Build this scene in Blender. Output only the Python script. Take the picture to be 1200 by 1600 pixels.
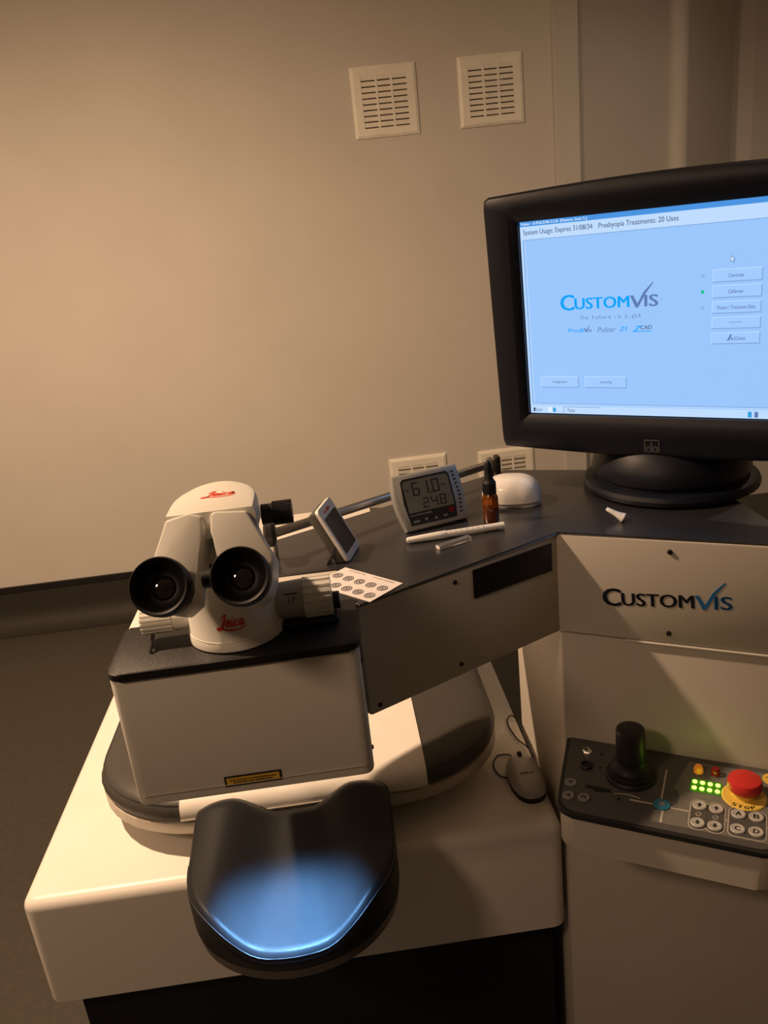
import bpy, bmesh, math, random
from math import sin, cos, pi, radians, sqrt
from mathutils import Vector, Matrix
random.seed(7)
for o in list(bpy.data.objects): bpy.data.objects.remove(o)
scene = bpy.context.scene
C = scene.collection
ZC = 1.55          # eye height; all z below are written relative to it and lifted by ZC when linked

# ------------------------------------------------------------------ camera
cam_d = bpy.data.cameras.new('camera'); cam = bpy.data.objects.new('camera', cam_d); C.objects.link(cam)
cam_d.sensor_fit = 'VERTICAL'; cam_d.sensor_height = 36.0; cam_d.lens = 1250 / 1600 * 36
cam_d.clip_start = 0.02
PITCH, ROLL, YAW = radians(19.14), radians(6.26), radians(2.91)
fw = Vector((sin(YAW) * cos(PITCH), cos(YAW) * cos(PITCH), -sin(PITCH)))
r0 = Vector((cos(YAW), -sin(YAW), 0)); d0 = fw.cross(r0)
if d0.z > 0: d0 = -d0
rt = r0 * cos(ROLL) + d0 * sin(ROLL); dn = d0 * cos(ROLL) - r0 * sin(ROLL)
cm = Matrix.Identity(4)
for i in range(3):
    cm[i][0] = rt[i]; cm[i][1] = -dn[i]; cm[i][2] = -fw[i]
cm.translation = (0, 0, ZC)
cam.matrix_world = cm
scene.camera = cam

# ------------------------------------------------------------------ world, lights, exposure
w = bpy.data.worlds.new('world'); scene.world = w; w.use_nodes = True
w.node_tree.nodes['Background'].inputs[0].default_value = (1.0, 0.72, 0.46, 1)
w.node_tree.nodes['Background'].inputs[1].default_value = 0.02
scene.view_settings.view_transform = 'Standard'; scene.view_settings.look = 'None'
scene.view_settings.gamma = 1.0; scene.view_settings.use_curve_mapping = False
scene.view_settings.exposure = 0.0

def lamp(name, kind, loc, energy, col, target=None, size=0.05, angle=120, blend=1.0):
    d = bpy.data.lights.new(name, kind); d.energy = energy; d.color = col
    o = bpy.data.objects.new(name, d); C.objects.link(o)
    o.location = (loc[0], loc[1], loc[2] + ZC)
    if kind == 'SPOT':
        d.spot_size = radians(angle); d.spot_blend = blend
    d.shadow_soft_size = size
    if target is not None:
        v = Vector((target[0], target[1], target[2])) - Vector(loc)
        o.rotation_euler = v.to_track_quat('-Z', 'Y').to_euler()
    return o
lamp('ceiling_downlight_key', 'SPOT', (-1.12, 1.28, 1.08), 262, (1.0, 0.67, 0.42), (-0.92, 2.06, -1.32), 0.04, 158, 1.0)
lamp('ceiling_downlight_second', 'SPOT', (-1.30, -0.40, 1.08), 52, (1.0, 0.66, 0.42), (-0.4, 0.6, -0.9), 0.16, 130, 1.0)
lamp('added_fill_far', 'SPOT', (1.75, 2.55, 1.08), 17, (1.0, 0.76, 0.54), (1.6, 2.7, -1.5), 0.06, 160, 1.0)  # added fill spot, brightens the right-hand wall corner; stands for no known fixture
lamp('head_illuminator', 'SPOT', (-0.137, 0.84, -0.590), 62, (0.20, 0.50, 1.0), (-0.137, 0.822, -0.85), 0.02, 56, 1.0)

# ------------------------------------------------------------------ materials
def mat(name, col, rough=0.5, metal=0.0, noise=0.0, nscale=40, bump=0.0, bscale=200, emit=None, estr=1.0,
        trans=0.0, ior=1.45, spec=None, stretch=None, alpha=1.0, coat=0.0):
    m = bpy.data.materials.new(name); m.use_nodes = True
    nt = m.node_tree; b = nt.nodes['Principled BSDF']
    b.inputs['Base Color'].default_value = (*col, 1); b.inputs['Roughness'].default_value = rough
    b.inputs['Metallic'].default_value = metal
    b.inputs['Transmission Weight'].default_value = trans; b.inputs['IOR'].default_value = ior
    if coat: b.inputs['Coat Weight'].default_value = coat
    if spec is not None: b.inputs['Specular IOR Level'].default_value = spec
    if emit:
        b.inputs['Emission Color'].default_value = (*emit, 1); b.inputs['Emission Strength'].default_value = estr
    tc = nt.nodes.new('ShaderNodeTexCoord'); src = tc.outputs['Object']
    if stretch:
        mp = nt.nodes.new('ShaderNodeMapping'); mp.inputs['Scale'].default_value = stretch
        nt.links.new(src, mp.inputs['Vector']); src = mp.outputs['Vector']
    if noise:
        n = nt.nodes.new('ShaderNodeTexNoise'); n.inputs['Scale'].default_value = nscale; n.inputs['Detail'].default_value = 4
        nt.links.new(src, n.inputs['Vector'])
        rp = nt.nodes.new('ShaderNodeValToRGB')
        rp.color_ramp.elements[0].position = 0.3; rp.color_ramp.elements[1].position = 0.7
        rp.color_ramp.elements[0].color = (*[c * (1 - noise) for c in col], 1)
        rp.color_ramp.elements[1].color = (*[min(1, c * (1 + noise)) for c in col], 1)
        nt.links.new(n.outputs['Fac'], rp.inputs['Fac']); nt.links.new(rp.outputs['Color'], b.inputs['Base Color'])
    if bump:
        n2 = nt.nodes.new('ShaderNodeTexNoise'); n2.inputs['Scale'].default_value = bscale; n2.inputs['Detail'].default_value = 3
        nt.links.new(src, n2.inputs['Vector'])
        bp = nt.nodes.new('ShaderNodeBump'); bp.inputs['Strength'].default_value = bump; bp.inputs['Distance'].default_value = 0.002
        nt.links.new(n2.outputs['Fac'], bp.inputs['Height']); nt.links.new(bp.outputs['Normal'], b.inputs['Normal'])
    return m
M = dict(
    wall=mat('wall_paint', (0.67, 0.63, 0.57), 0.7, noise=0.03, nscale=3, bump=0.12, bscale=90),
    wallr=mat('wall_panel_paint', (0.62, 0.585, 0.54), 0.65, noise=0.03, nscale=4),
    ceil=mat('ceiling_paint', (0.82, 0.80, 0.76), 0.8, noise=0.02, nscale=5),
    floor=mat('vinyl_floor', (0.055, 0.048, 0.036), 0.6, noise=0.12, nscale=60, bump=0.1),
    skirt=mat('skirting_vinyl', (0.030, 0.026, 0.020), 0.65, noise=0.12, nscale=60),
    cap=mat('black_capping', (0.012, 0.011, 0.01), 0.5, noise=0.1),
    vent=mat('vent_plastic', (0.95, 0.91, 0.80), 0.45, noise=0.04, nscale=30),
    ventdark=mat('vent_void', (0.16, 0.11, 0.07), 0.9, noise=0.1),
    dust=mat('dust_fluff', (0.75, 0.72, 0.68), 0.95, noise=0.1),
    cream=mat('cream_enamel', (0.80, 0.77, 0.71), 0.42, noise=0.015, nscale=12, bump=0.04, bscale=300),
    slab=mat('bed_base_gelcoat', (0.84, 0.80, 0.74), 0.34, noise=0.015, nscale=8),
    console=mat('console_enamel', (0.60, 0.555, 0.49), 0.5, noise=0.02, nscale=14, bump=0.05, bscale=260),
    plate=mat('brushed_steel_top', (0.175, 0.175, 0.19), 0.28, 0.9, noise=0.10, nscale=30, bump=0.05, bscale=120, stretch=(1, 14, 1)),
    black=mat('black_plastic', (0.016, 0.015, 0.016), 0.42, noise=0.1, nscale=80),
    blacktop=mat('black_textured_cover', (0.013, 0.012, 0.012), 0.45, noise=0.15, nscale=200, bump=0.25, bscale=900),
    void=mat('dark_plinth', (0.006, 0.006, 0.010), 0.7, noise=0.1),
    window=mat('dark_acrylic_window', (0.010, 0.011, 0.016), 0.25, noise=0.1),
    screw=mat('dark_screw', (0.05, 0.045, 0.04), 0.35, 0.8, noise=0.1),
    steel=mat('polished_steel', (0.62, 0.59, 0.55), 0.32, 1.0, noise=0.05),
    scope=mat('microscope_enamel', (0.82, 0.80, 0.73), 0.38, noise=0.015, nscale=20, bump=0.03, bscale=400),
    scopeg=mat('microscope_grey', (0.40, 0.39, 0.36), 0.45, noise=0.03),
    rubber=mat('black_rubber', (0.005, 0.005, 0.005), 0.55, noise=0.1),
    lens=mat('coated_lens', (0.006, 0.004, 0.005), 0.05, noise=0.05, coat=1.0),
    red=mat('red_print', (0.75, 0.07, 0.03), 0.5, noise=0.03),
    navy=mat('navy_print', (0.015, 0.018, 0.035), 0.5, noise=0.03),
    blue=mat('blue_print', (0.02, 0.13, 0.36), 0.5, noise=0.03),
    yellow=mat('yellow_label', (0.80, 0.50, 0.06), 0.5, noise=0.04),
    print=mat('black_print', (0.02, 0.02, 0.02), 0.6, noise=0.03),
    vinyl=mat('black_vinyl', (0.018, 0.019, 0.021), 0.44, spec=0.22, noise=0.06, nscale=60, bump=0.15, bscale=700),
    vinylg=mat('charcoal_vinyl', (0.060, 0.056, 0.050), 0.42, noise=0.06, nscale=60, bump=0.12, bscale=700),
    sheet=mat('white_cover_cloth', (0.86, 0.82, 0.76), 0.6, noise=0.02, nscale=30, bump=0.1, bscale=300),
    shell=mat('bed_shell', (0.55, 0.50, 0.43), 0.35, 0.3, noise=0.03),
    rim=mat('headrest_metal', (0.22, 0.20, 0.18), 0.35, 0.8, noise=0.05),
    stitch=mat('grey_piping', (0.05, 0.05, 0.052), 0.5, noise=0.05),
    bezel=mat('monitor_bezel', (0.005, 0.0065, 0.013), 0.45, spec=0.35, noise=0.08, nscale=120, bump=0.06, bscale=800),
    bezlog=mat('grey_badge', (0.10, 0.10, 0.11), 0.4, noise=0.05),
    amber=mat('amber_glass', (0.42, 0.12, 0.015), 0.06, noise=0.05, trans=0.75, ior=1.5),
    liquid=mat('amber_liquid', (0.10, 0.025, 0.006), 0.2, noise=0.1),
    gloss=mat('glossy_white_plastic', (0.86, 0.83, 0.78), 0.14, noise=0.01, coat=0.5),
    white=mat('white_plastic', (0.80, 0.79, 0.76), 0.4, noise=0.02),
    silver=mat('silver_plastic', (0.36, 0.36, 0.35), 0.40, 0.3, noise=0.02),
    olive=mat('grey_plastic_side', (0.075, 0.072, 0.06), 0.5, noise=0.05),
    lcd=mat('lcd_glass', (0.20, 0.20, 0.17), 0.25, noise=0.03),
    lcddark=mat('dark_lcd', (0.010, 0.012, 0.018), 0.28, noise=0.1, nscale=90),
    paper=mat('white_card', (0.85, 0.80, 0.78), 0.7, noise=0.01),
    glass=mat('clear_acrylic', (0.95, 0.95, 0.95), 0.03, noise=0.01, trans=0.92, ior=1.49),
    panel=mat('panel_foil', (0.085, 0.082, 0.078), 0.42, noise=0.06, nscale=90),
    panelg=mat('panel_grey_field', (0.17, 0.165, 0.15), 0.45, noise=0.05, nscale=90),
    paneledge=mat('panel_black_edge', (0.018, 0.018, 0.018), 0.45, noise=0.1),
    button=mat('grey_button', (0.46, 0.45, 0.43), 0.45, noise=0.04),
    buttond=mat('dim_button', (0.25, 0.25, 0.24), 0.45, noise=0.04),
    stop=mat('red_mushroom', (0.62, 0.035, 0.03), 0.38, noise=0.03),
    yel=mat('yellow_collar', (0.82, 0.58, 0.10), 0.5, noise=0.03),
    led=mat('green_led', (0.3, 0.9, 0.1), 0.4, noise=0.02, emit=(0.40, 1.0, 0.05), estr=8.0),
    leddark=mat('led_window', (0.03, 0.07, 0.01), 0.3, noise=0.05, emit=(0.10, 0.42, 0.01), estr=0.25),
    ambl=mat('amber_lamp', (0.75, 0.22, 0.02), 0.2, noise=0.05, emit=(0.9, 0.25, 0.02), estr=0.25),
    redl=mat('red_lamp', (0.22, 0.012, 0.012), 0.2, noise=0.05),
    cyan=mat('cyan_ring', (0.03, 0.22, 0.36), 0.5, noise=0.05),
    chrome=mat('chrome', (0.7, 0.68, 0.65), 0.12, 1.0, noise=0.02),
    line=mat('cream_print', (0.55, 0.50, 0.43), 0.5, noise=0.03),
    mouseg=mat('grey_mouse_plastic', (0.52, 0.51, 0.49), 0.35, 0.2, noise=0.03),
    cable=mat('black_cable', (0.012, 0.011, 0.01), 0.5, noise=0.1),
)
def emis(name, col, s=1.0):
    return mat(name, (0.01, 0.01, 0.01), 0.25, noise=0.05, emit=col, estr=s)
E_ = dict(
    bg=emis('screen_light', (0.33, 0.58, 1.0), 0.98), hi=emis('screen_pale', (0.52, 0.72, 1.0), 1.0),
    title=emis('screen_title_bar', (0.07, 0.31, 0.80), 0.95), dark=emis('screen_dark', (0.035, 0.06, 0.13), 1),
    txt=emis('screen_text', (0.06, 0.10, 0.22), 1), grey=emis('screen_grey', (0.20, 0.36, 0.66), 1),
    cy=emis('screen_cyan', (0.0, 0.36, 0.95), 1), slate=emis('screen_slate', (0.11, 0.20, 0.44), 1),
    wh=emis('screen_white', (0.75, 0.9, 1.0), 1), gr=emis('screen_green', (0.0, 0.55, 0.28), 1),
    halo=emis('screen_dot', (0.26, 0.46, 0.82), 1), btn=emis('screen_button', (0.36, 0.60, 1.0), 1.0),
    mid=emis('screen_blue_icon', (0.03, 0.35, 0.7), 1))

# ------------------------------------------------------------------ helpers
ORG = {}
def link(o, parent):
    C.objects.link(o)
    if parent is not None: o.parent = parent
def obj(name, bm, m, parent=None, base=None, smooth=None, label=None, kind=None):
    """bm in room coordinates (z relative to the eye); a top-level mesh gets its origin at `base`"""
    me = bpy.data.meshes.new(name)
    org = ORG[parent.name] if parent is not None else Vector(base or (0, 0, 0))
    bmesh.ops.translate(bm, verts=bm.verts, vec=-org)
    bmesh.ops.recalc_face_normals(bm, faces=bm.faces)
    if smooth is not None:
        for f in bm.faces: f.smooth = True
        ca = cos(radians(smooth))
        for e in bm.edges:
            if len(e.link_faces) == 2 and e.link_faces[0].normal.dot(e.link_faces[1].normal) < ca: e.smooth = False
    bm.to_mesh(me); bm.free()
    me.materials.append(M.get(m) or E_[m])
    o = bpy.data.objects.new(name, me)
    link(o, parent)
    if parent is None: o.location = org + Vector((0, 0, ZC))
    ORG[o.name] = org
    if label: o['label'] = label
    if kind: o['kind'] = kind
    return o
def thing(name, label, cat, base, group=None):
    o = bpy.data.objects.new(name, None); o.empty_display_size = 0.03
    C.objects.link(o); o.location = Vector(base) + Vector((0, 0, ZC))
    ORG[o.name] = Vector(base)
    return tag(o, label, cat, group)
def tag(o, label, cat, group=None):
    o['label'] = label; o['category'] = cat
    if group: o['group'] = group
    return o
def copy_tree(o, delta, parent=None):
    c = o.copy(); C.objects.link(c)
    if parent is None:
        c.location = o.location + Vector(delta); ORG[c.name] = ORG[o.name] + Vector(delta)
    else:
        c.parent = parent; ORG[c.name] = ORG[parent.name]
    for ch in [x for x in bpy.data.objects if x.parent == o]: copy_tree(ch, delta, c)
    return c
def frame(o, x, y):
    x = Vector(x).normalized(); y = Vector(y); y = (y - x * y.dot(x)).normalized(); z = x.cross(y)
    m = Matrix.Identity(4)
    for i in range(3): m[i][0] = x[i]; m[i][1] = y[i]; m[i][2] = z[i]
    m.translation = Vector(o)
    return m
I4 = Matrix.Identity(4)
def nb(): return bmesh.new()
def box(bm, x0, x1, y0, y1, z0, z1, m=I4, bev=0.0, seg=2):
    t = bmesh.new()
    bmesh.ops.create_cube(t, size=1)
    for v in t.verts:
        v.co = Vector((x0 + (v.co.x + .5) * (x1 - x0), y0 + (v.co.y + .5) * (y1 - y0), z0 + (v.co.z + .5) * (z1 - z0)))
    if bev: bmesh.ops.bevel(t, geom=t.edges[:], offset=bev, segments=seg, profile=.5, affect='EDGES')
    merge(bm, t, m); return bm
def merge(bm, t, m=I4):
    t.transform(m); me = bpy.data.meshes.new('tmp'); t.to_mesh(me); t.free(); bm.from_mesh(me); bpy.data.meshes.remove(me)
def prism(bm, poly, z0, z1, m=I4, bev=0.0, seg=2, cap_only=None):
    t = bmesh.new()
    a = [t.verts.new((x, y, z0)) for x, y in poly]; b = [t.verts.new((x, y, z1)) for x, y in poly]
    n = len(poly)
    t.faces.new(a[::-1]); top = t.faces.new(b)
    for i in range(n): t.faces.new((a[i], a[(i + 1) % n], b[(i + 1) % n], b[i]))
    if bev:
        g = [e for e in t.edges if cap_only is None or all(abs(v.co.z - z1) < 1e-7 for v in e.verts)]
        bmesh.ops.bevel(t, geom=g, offset=bev, segments=seg, profile=.5, affect='EDGES')
    merge(bm, t, m); return bm
def rrect(x0, x1, y0, y1, r, n=5):
    if not isinstance(r, (list, tuple)): r = [r] * 4
    p = []
    for (cx, cy, a, rr) in ((x1, y1, 0, r[0]), (x0, y1, 90, r[1]), (x0, y0, 180, r[2]), (x1, y0, 270, r[3])):
        if rr <= 0: p.append((cx, cy)); continue
        ox = cx - rr if cx == x1 else cx + rr; oy = cy - rr if cy == y1 else cy + rr
        for k in range(n + 1):
            t = radians(a + 90 * k / n); p.append((ox + rr * cos(t), oy + rr * sin(t)))
    return p
def lathe(bm, prof, m=I4, n=32, sx=1.0, sy=1.0, ring=False):
    t = bmesh.new(); rings = []
    for r, z in prof:
        if r < 1e-6: rings.append([t.verts.new((0, 0, z))])
        else: rings.append([t.verts.new((r * sx * cos(2 * pi * k / n), r * sy * sin(2 * pi * k / n), z)) for k in range(n)])
    for A, B in zip(rings, rings[1:]):
        for k in range(n):
            k2 = (k + 1) % n
            if len(A) == 1 and len(B) == 1: continue
            if len(A) == 1: t.faces.new((A[0], B[k], B[k2]))
            elif len(B) == 1: t.faces.new((A[k], A[k2], B[0]))
            else: t.faces.new((A[k], A[k2], B[k2], B[k]))
    if ring:
        A, B = rings[-1], rings[0]
        for k in range(n): t.faces.new((A[k], A[(k + 1) % n], B[(k + 1) % n], B[k]))
    else:
        for R_, rev in ((rings[0], True), (rings[-1], False)):
            if len(R_) > 2: t.faces.new(R_[::-1] if rev else R_)
    merge(bm, t, m); return bm
def cyl(bm, p0, p1, r0_, r1_=None, n=24, bev=0.0):
    p0 = Vector(p0); p1 = Vector(p1); d = p1 - p0; L = d.length
    r1_ = r0_ if r1_ is None else r1_
    q = d.to_track_quat('Z', 'Y').to_matrix().to_4x4(); q.translation = p0
    if bev: prof = [(r0_ - bev, 0), (r0_, bev), (r1_, L - bev), (r1_ - bev, L)]
    else: prof = [(r0_, 0), (r1_, L)]
    return lathe(bm, prof, q, n)
def ribbed(bm, p0, p1, r, depth, ribs=18, bev=0.002):
    p0 = Vector(p0); p1 = Vector(p1); d = p1 - p0; L = d.length
    q = d.to_track_quat('Z', 'Y').to_matrix().to_4x4(); q.translation = p0
    poly = []
    for k in range(ribs):
        for f, rr in ((0.05, r), (0.5, r), (0.62, r - depth), (0.93, r - depth)):
            a = 2 * pi * (k + f) / ribs; poly.append((rr * cos(a), rr * sin(a)))
    return prism(bm, poly, 0, L, q)
def catmull(pts, n=8, closed=False):
    P = [Vector(p) for p in pts]; out = []
    N = len(P); rng = range(N if closed else N - 1)
    for i in rng:
        if closed: a, b, c, d = P[(i - 1) % N], P[i], P[(i + 1) % N], P[(i + 2) % N]
        else: a, b, c, d = P[max(0, i - 1)], P[i], P[i + 1], P[min(N - 1, i + 2)]
        for k in range(n):
            t = k / n
            out.append(.5 * ((2 * b) + (c - a) * t + (2 * a - 5 * b + 4 * c - d) * t * t + (3 * b - a - 3 * c + d) * t ** 3))
    if not closed: out.append(P[-1])
    return out
def tube(bm, pts, r, n=8, closed=False):
    P = [Vector(p) for p in pts]; rings = []; N = len(P)
    up = Vector((0.13, 0.2, 1)).normalized()
    for i, p in enumerate(P):
        if closed: t = P[(i + 1) % N] - P[i - 1]
        else: t = P[min(N - 1, i + 1)] - P[max(0, i - 1)]
        t.normalize(); a = t.cross(up)
        if a.length < 1e-4: a = t.cross(Vector((1, 0, 0)))
        a.normalize(); b = a.cross(t)
        rings.append([bm.verts.new(p + (a * cos(2 * pi * k / n) + b * sin(2 * pi * k / n)) * r) for k in range(n)])
    for i in range(N if closed else N - 1):
        A, B = rings[i], rings[(i + 1) % N]
        for k in range(n): bm.faces.new((A[k], A[(k + 1) % n], B[(k + 1) % n], B[k]))
    if not closed: bm.faces.new(rings[0][::-1]); bm.faces.new(rings[-1])
    return bm
def ribbon(bm, pts, wfn, fn, th=0.0003):
    """flat stroke: 2-D points -> surface through fn(u, v, height)"""
    P = [Vector((p[0], p[1])) for p in pts]; N = len(P); top = []; bot = []
    for i, p in enumerate(P):
        t = P[min(N - 1, i + 1)] - P[max(0, i - 1)]; t.normalize(); nrm = Vector((-t.y, t.x)); hw = wfn(i / (N - 1)) / 2
        a, b = p + nrm * hw, p - nrm * hw
        top.append((bm.verts.new(fn(a.x, a.y, th)), bm.verts.new(fn(b.x, b.y, th))))
        bot.append((bm.verts.new(fn(a.x, a.y, 0)), bm.verts.new(fn(b.x, b.y, 0))))
    for i in range(N - 1):
        bm.faces.new((top[i][0], top[i][1], top[i + 1][1], top[i + 1][0]))
        bm.faces.new((top[i][0], top[i + 1][0], bot[i + 1][0], bot[i][0]))
        bm.faces.new((top[i][1], bot[i][1], bot[i + 1][1], top[i + 1][1]))
    return bm
def text_bm(bm, body, m, x0=None, x1=None, y0=None, y1=None, size=0.01, th=0.0003, bold=0.0, shear=0.0, align='LEFT', fn=None):
    """lettering; stretched into x0..x1 / y0..y1 of frame m when those are given"""
    cu = bpy.data.curves.new('tmp', 'FONT'); cu.body = body; cu.size = 1.0; cu.shear = shear; cu.resolution_u = 3
    o = bpy.data.objects.new('tmp', cu); C.objects.link(o)
    dg = bpy.context.evaluated_depsgraph_get(); me = bpy.data.meshes.new_from_object(o.evaluated_get(dg))
    bpy.data.objects.remove(o); bpy.data.curves.remove(cu)
    t = bmesh.new(); t.from_mesh(me); bpy.data.meshes.remove(me)
    if not t.verts: t.free(); return bm
    xs = [v.co.x for v in t.verts]; ys = [v.co.y for v in t.verts]
    a, b, c, d = min(xs), max(xs), min(ys), max(ys)
    if x0 is None: x0 = 0
    if y1 is not None:
        sy = (y1 - y0) / (d - c); sx = (x1 - x0) / (b - a) if x1 is not None else sy
        for v in t.verts: v.co = Vector((x0 + (v.co.x - a) * sx, y0 + (v.co.y - c) * sy, th))
    else:
        yb = y0 or 0
        s = size; sx = (x1 - x0) / (b - a) if x1 is not None else s
        off = {'LEFT': 0, 'CENTER': -.5, 'RIGHT': -1}[align] * (b - a) * sx
        for v in t.verts: v.co = Vector((x0 + off + (v.co.x - a) * sx, yb + v.co.y * s, th))
    if bold:
        bw = bold * ((y1 - y0) if y1 is not None else size) * 2.2
        for dx in (-bw, bw):
            t2 = t.copy(); merge(bm, t2, m @ Matrix.Translation((dx, 0, 0))) if not fn else t2.free()
    if fn:
        for v in t.verts: v.co = fn(v.co.x, v.co.y, v.co.z)
        merge(bm, t)
    else: merge(bm, t, m)
    return bm
def marks(bm, m, x0, x1, y0, y1, th, n, seed=1):
    """print too small to read: a row of uneven little strokes"""
    rg = random.Random(seed); p = (x1 - x0) / n
    for k in range(n):
        h = (y1 - y0) * rg.uniform(.55, 1.0); w_ = p * rg.uniform(.45, .8)
        box(bm, x0 + k * p, x0 + k * p + w_, y0, y0 + h, 0, th, m)
    return bm
def quad(bm, x0, x1, y0, y1, th, m):
    return box(bm, x0, x1, y0, y1, 0.0, th, m)
def wordmark(parent, m, W, dark, blue, names):
    """big C, small capitals, a tick for the V, then IS; baseline at 0"""
    hc, hs = 0.150 * W, 0.112 * W
    b1 = nb()
    text_bm(b1, 'C', m, 0, .142 * W, -.012 * W, hc, th=.0005, bold=.02)
    text_bm(b1, 'USTOM', m, .152 * W, .715 * W, -.004 * W, hs, th=.0005, bold=.02)
    obj(names[0], b1, dark, parent)
    b2 = nb()
    prism(b2, [(.725 * W, hs), (.755 * W, hs), (.800 * W, .030 * W), (.86 * W, .140 * W), (.950 * W, .232 * W), (.957 * W, .226 * W),
               (.885 * W, .130 * W), (.805 * W, -.012 * W), (.782 * W, -.012 * W)], 0, .0005, m)
    text_bm(b2, 'IS', m, .872 * W, 1.0 * W, -.004 * W, hs, th=.0005, bold=.02)
    obj(names[1], b2, blue, parent)
LEICA = [
    [(.14, .66), (.20, .86), (.30, .97), (.29, .82), (.20, .45), (.13, .16), (.03, .03), (-.05, .10), (.06, .17), (.22, .06), (.5, -.04), (.8, .0), (.98, .10)],
    [(.29, .35), (.40, .42), (.42, .55), (.35, .56), (.29, .38), (.33, .23), (.42, .25), (.50, .36)],
    [(.53, .56), (.48, .33), (.51, .22), (.58, .30)], [(.55, .74), (.565, .79)],
    [(.71, .52), (.65, .56), (.59, .38), (.63, .22), (.72, .28)],
    [(.90, .53), (.82, .56), (.76, .38), (.80, .22), (.87, .34), (.91, .54), (.88, .25), (.97, .30)]]
def script_logo(parent, fn, W):
    b = nb()
    for k, s in enumerate(LEICA):
        pts = catmull([(p[0] * W, p[1] * W * .62, 0) for p in s], 6)
        ribbon(b, pts, lambda t, k=k: W * (.075 if k else .07) * (.6 + .5 * sin(pi * min(1, max(0, t)))), fn)
    return obj('red_script_logo', b, 'red', parent)

# ================================================================== the room
ZF = -ZC
def struct(name, bm, m, smooth=None, base=(0, 0, 0)):
    o = obj(name, bm, m, None, base, smooth); o['kind'] = 'structure'; return o
WY = 3.48
struct('floor', box(nb(), -2.6, 3.0, -2.2, 4.3, ZF - .05, ZF), 'floor')
struct('ceiling', box(nb(), -2.6, 3.0, -2.2, 4.3, 1.15, 1.2), 'ceil')
struct('wall_back', box(nb(), -2.6, 1.13, WY, WY + .1, ZF, 1.15), 'wall')
struct('wall_left', box(nb(), -2.7, -2.6, -2.2, WY + .1, ZF, 1.15), 'wall')
struct('wall_right', box(nb(), 3.0, 3.1, -2.2, 4.3, ZF, 1.15), 'wall')
struct('wall_front', box(nb(), -2.7, 3.1, -2.3, -2.2, ZF, 1.15), 'wall')
# folded panelling in the right-hand corner
def fold(name, pts, m='wallr'):
    b = nb(); prism(b, pts + [(x + .05, y + .12) for x, y in pts[::-1]], ZF, 1.15); return struct(name, b, m)
struct('trim_1', box(nb(), 1.032, 1.132, WY - .012, WY, ZF, 1.15, bev=.003), 'wallr')
fold('wall_recess', [(1.13, WY), (1.60, 3.70), (1.63, 3.703)])
b = nb(); pc = [(1.640 + .045 * cos(radians(a)), 3.715 + .045 * sin(radians(a)) - .01) for a in range(180, 361, 15)]
prism(b, pc, ZF, 1.15); struct('trim_2', b, 'wallr', 40)
fold('wall_corner', [(1.685, 3.70), (2.04, 4.02), (2.12, 3.98), (3.0, 3.98)])
# coved vinyl skirting with its black capping strip
b = nb(); pr = [(WY - .001, ZF + .001), (WY - .10, ZF + .001)]
for k in range(9):
    t = radians(90 * k / 8); pr.append((WY - .10 + .088 * sin(t), ZF + .004 + .088 * (1 - cos(t))))
pr += [(WY - .010, ZF + .180), (WY - .001, ZF + .180)]
m_yz = frame((-2.59, 0, 0), (0, 1, 0), (0, 0, 1))
cove = struct('baseboard_back', prism(nb(), pr, 0, 3.72, m_yz), 'skirt', 40)
obj('capping_strip', box(nb(), -2.59, 1.03, WY - .013, WY - .001, ZF + .180, ZF + .210, bev=.002), 'cap', cove)

# ------------------------------------------------------------------ wall vents
def make_vent(x0, z0, wd, ht, label, dust=False):
    t = thing('wall_vent', label, 'vent', (x0 + wd / 2, WY, z0), 'four cream wall vents')
    fx = .020
    mm = frame((x0, WY, z0), (1, 0, 0), (0, 0, 1))       # local z comes out of the wall
    b = nb(); bd = .040; bt = .036
    P = lambda i, h: [(i, i), (wd - i, i), (wd - i, ht - i), (i, ht - i)]
    rings = [(P(0, 0), 0.0), (P(.002, 0), .007), (P(.012, 0), .012)]
    inner = [(bd, bt), (wd - bd, bt), (wd - bd, ht - bt), (bd, ht - bt)]
    rings += [(inner, .012), (inner, .003)]
    R_ = [[b.verts.new(mm @ Vector((x, y, z))) for x, y in p] for p, z in rings]
    for A, B in zip(R_, R_[1:]):
        for k in range(4): b.faces.new((A[k], A[(k + 1) % 4], B[(k + 1) % 4], B[k]))
    obj('frame', b, 'vent', t)
    obj('backing', box(nb(), bd, wd - bd, bt, ht - bt, 0.0005, .003, mm), 'ventdark', t)
    n = 9; hh = ht - 2 * bt; pitch = hh / n
    first = None
    for k in range(n):
        y0 = bt + pitch * (k + .26); y1 = bt + pitch * (k + 1.0)
        if first is None:
            b = nb(); prism(b, [(y0, .0085), (y1, .0115), (y1, .0095), (y0, .0065)], bd, wd - bd, mm @ frame((0, 0, 0), (0, 1, 0), (0, 0, 1)))
            first = obj('slat', b, 'vent', t)
        else:
            c = first.copy(); C.objects.link(c); c.parent = t; c.location = (0, 0, pitch * k); ORG[c.name] = ORG[first.name]
    for s in (1 / 3, 2 / 3):
        xx = bd + (wd - 2 * bd) * s
        obj('mullion', box(nb(), xx - .004, xx + .004, bt, ht - bt, .003, .0118, mm), 'vent', t)
    if dust:
        for (u, v) in ((.36, .62), (.42, .60), (.47, .61), (.56, .60), (.47, .45), (.66, .62)):
            b = nb(); bmesh.ops.create_icosphere(b, subdivisions=1, radius=.004, matrix=mm @ Matrix.Translation((u * wd, v * ht, .011)) @ Matrix.Diagonal((1.6, .7, .6, 1)))
            obj('dust_fluff', b, 'dust', t)
    return t
make_vent(.228, .355, .259, .258, 'upper cream wall vent, the left one of the high pair')
make_vent(.650, .357, .259, .256, 'upper cream wall vent with dusty slots, above the monitor', True)
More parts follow.
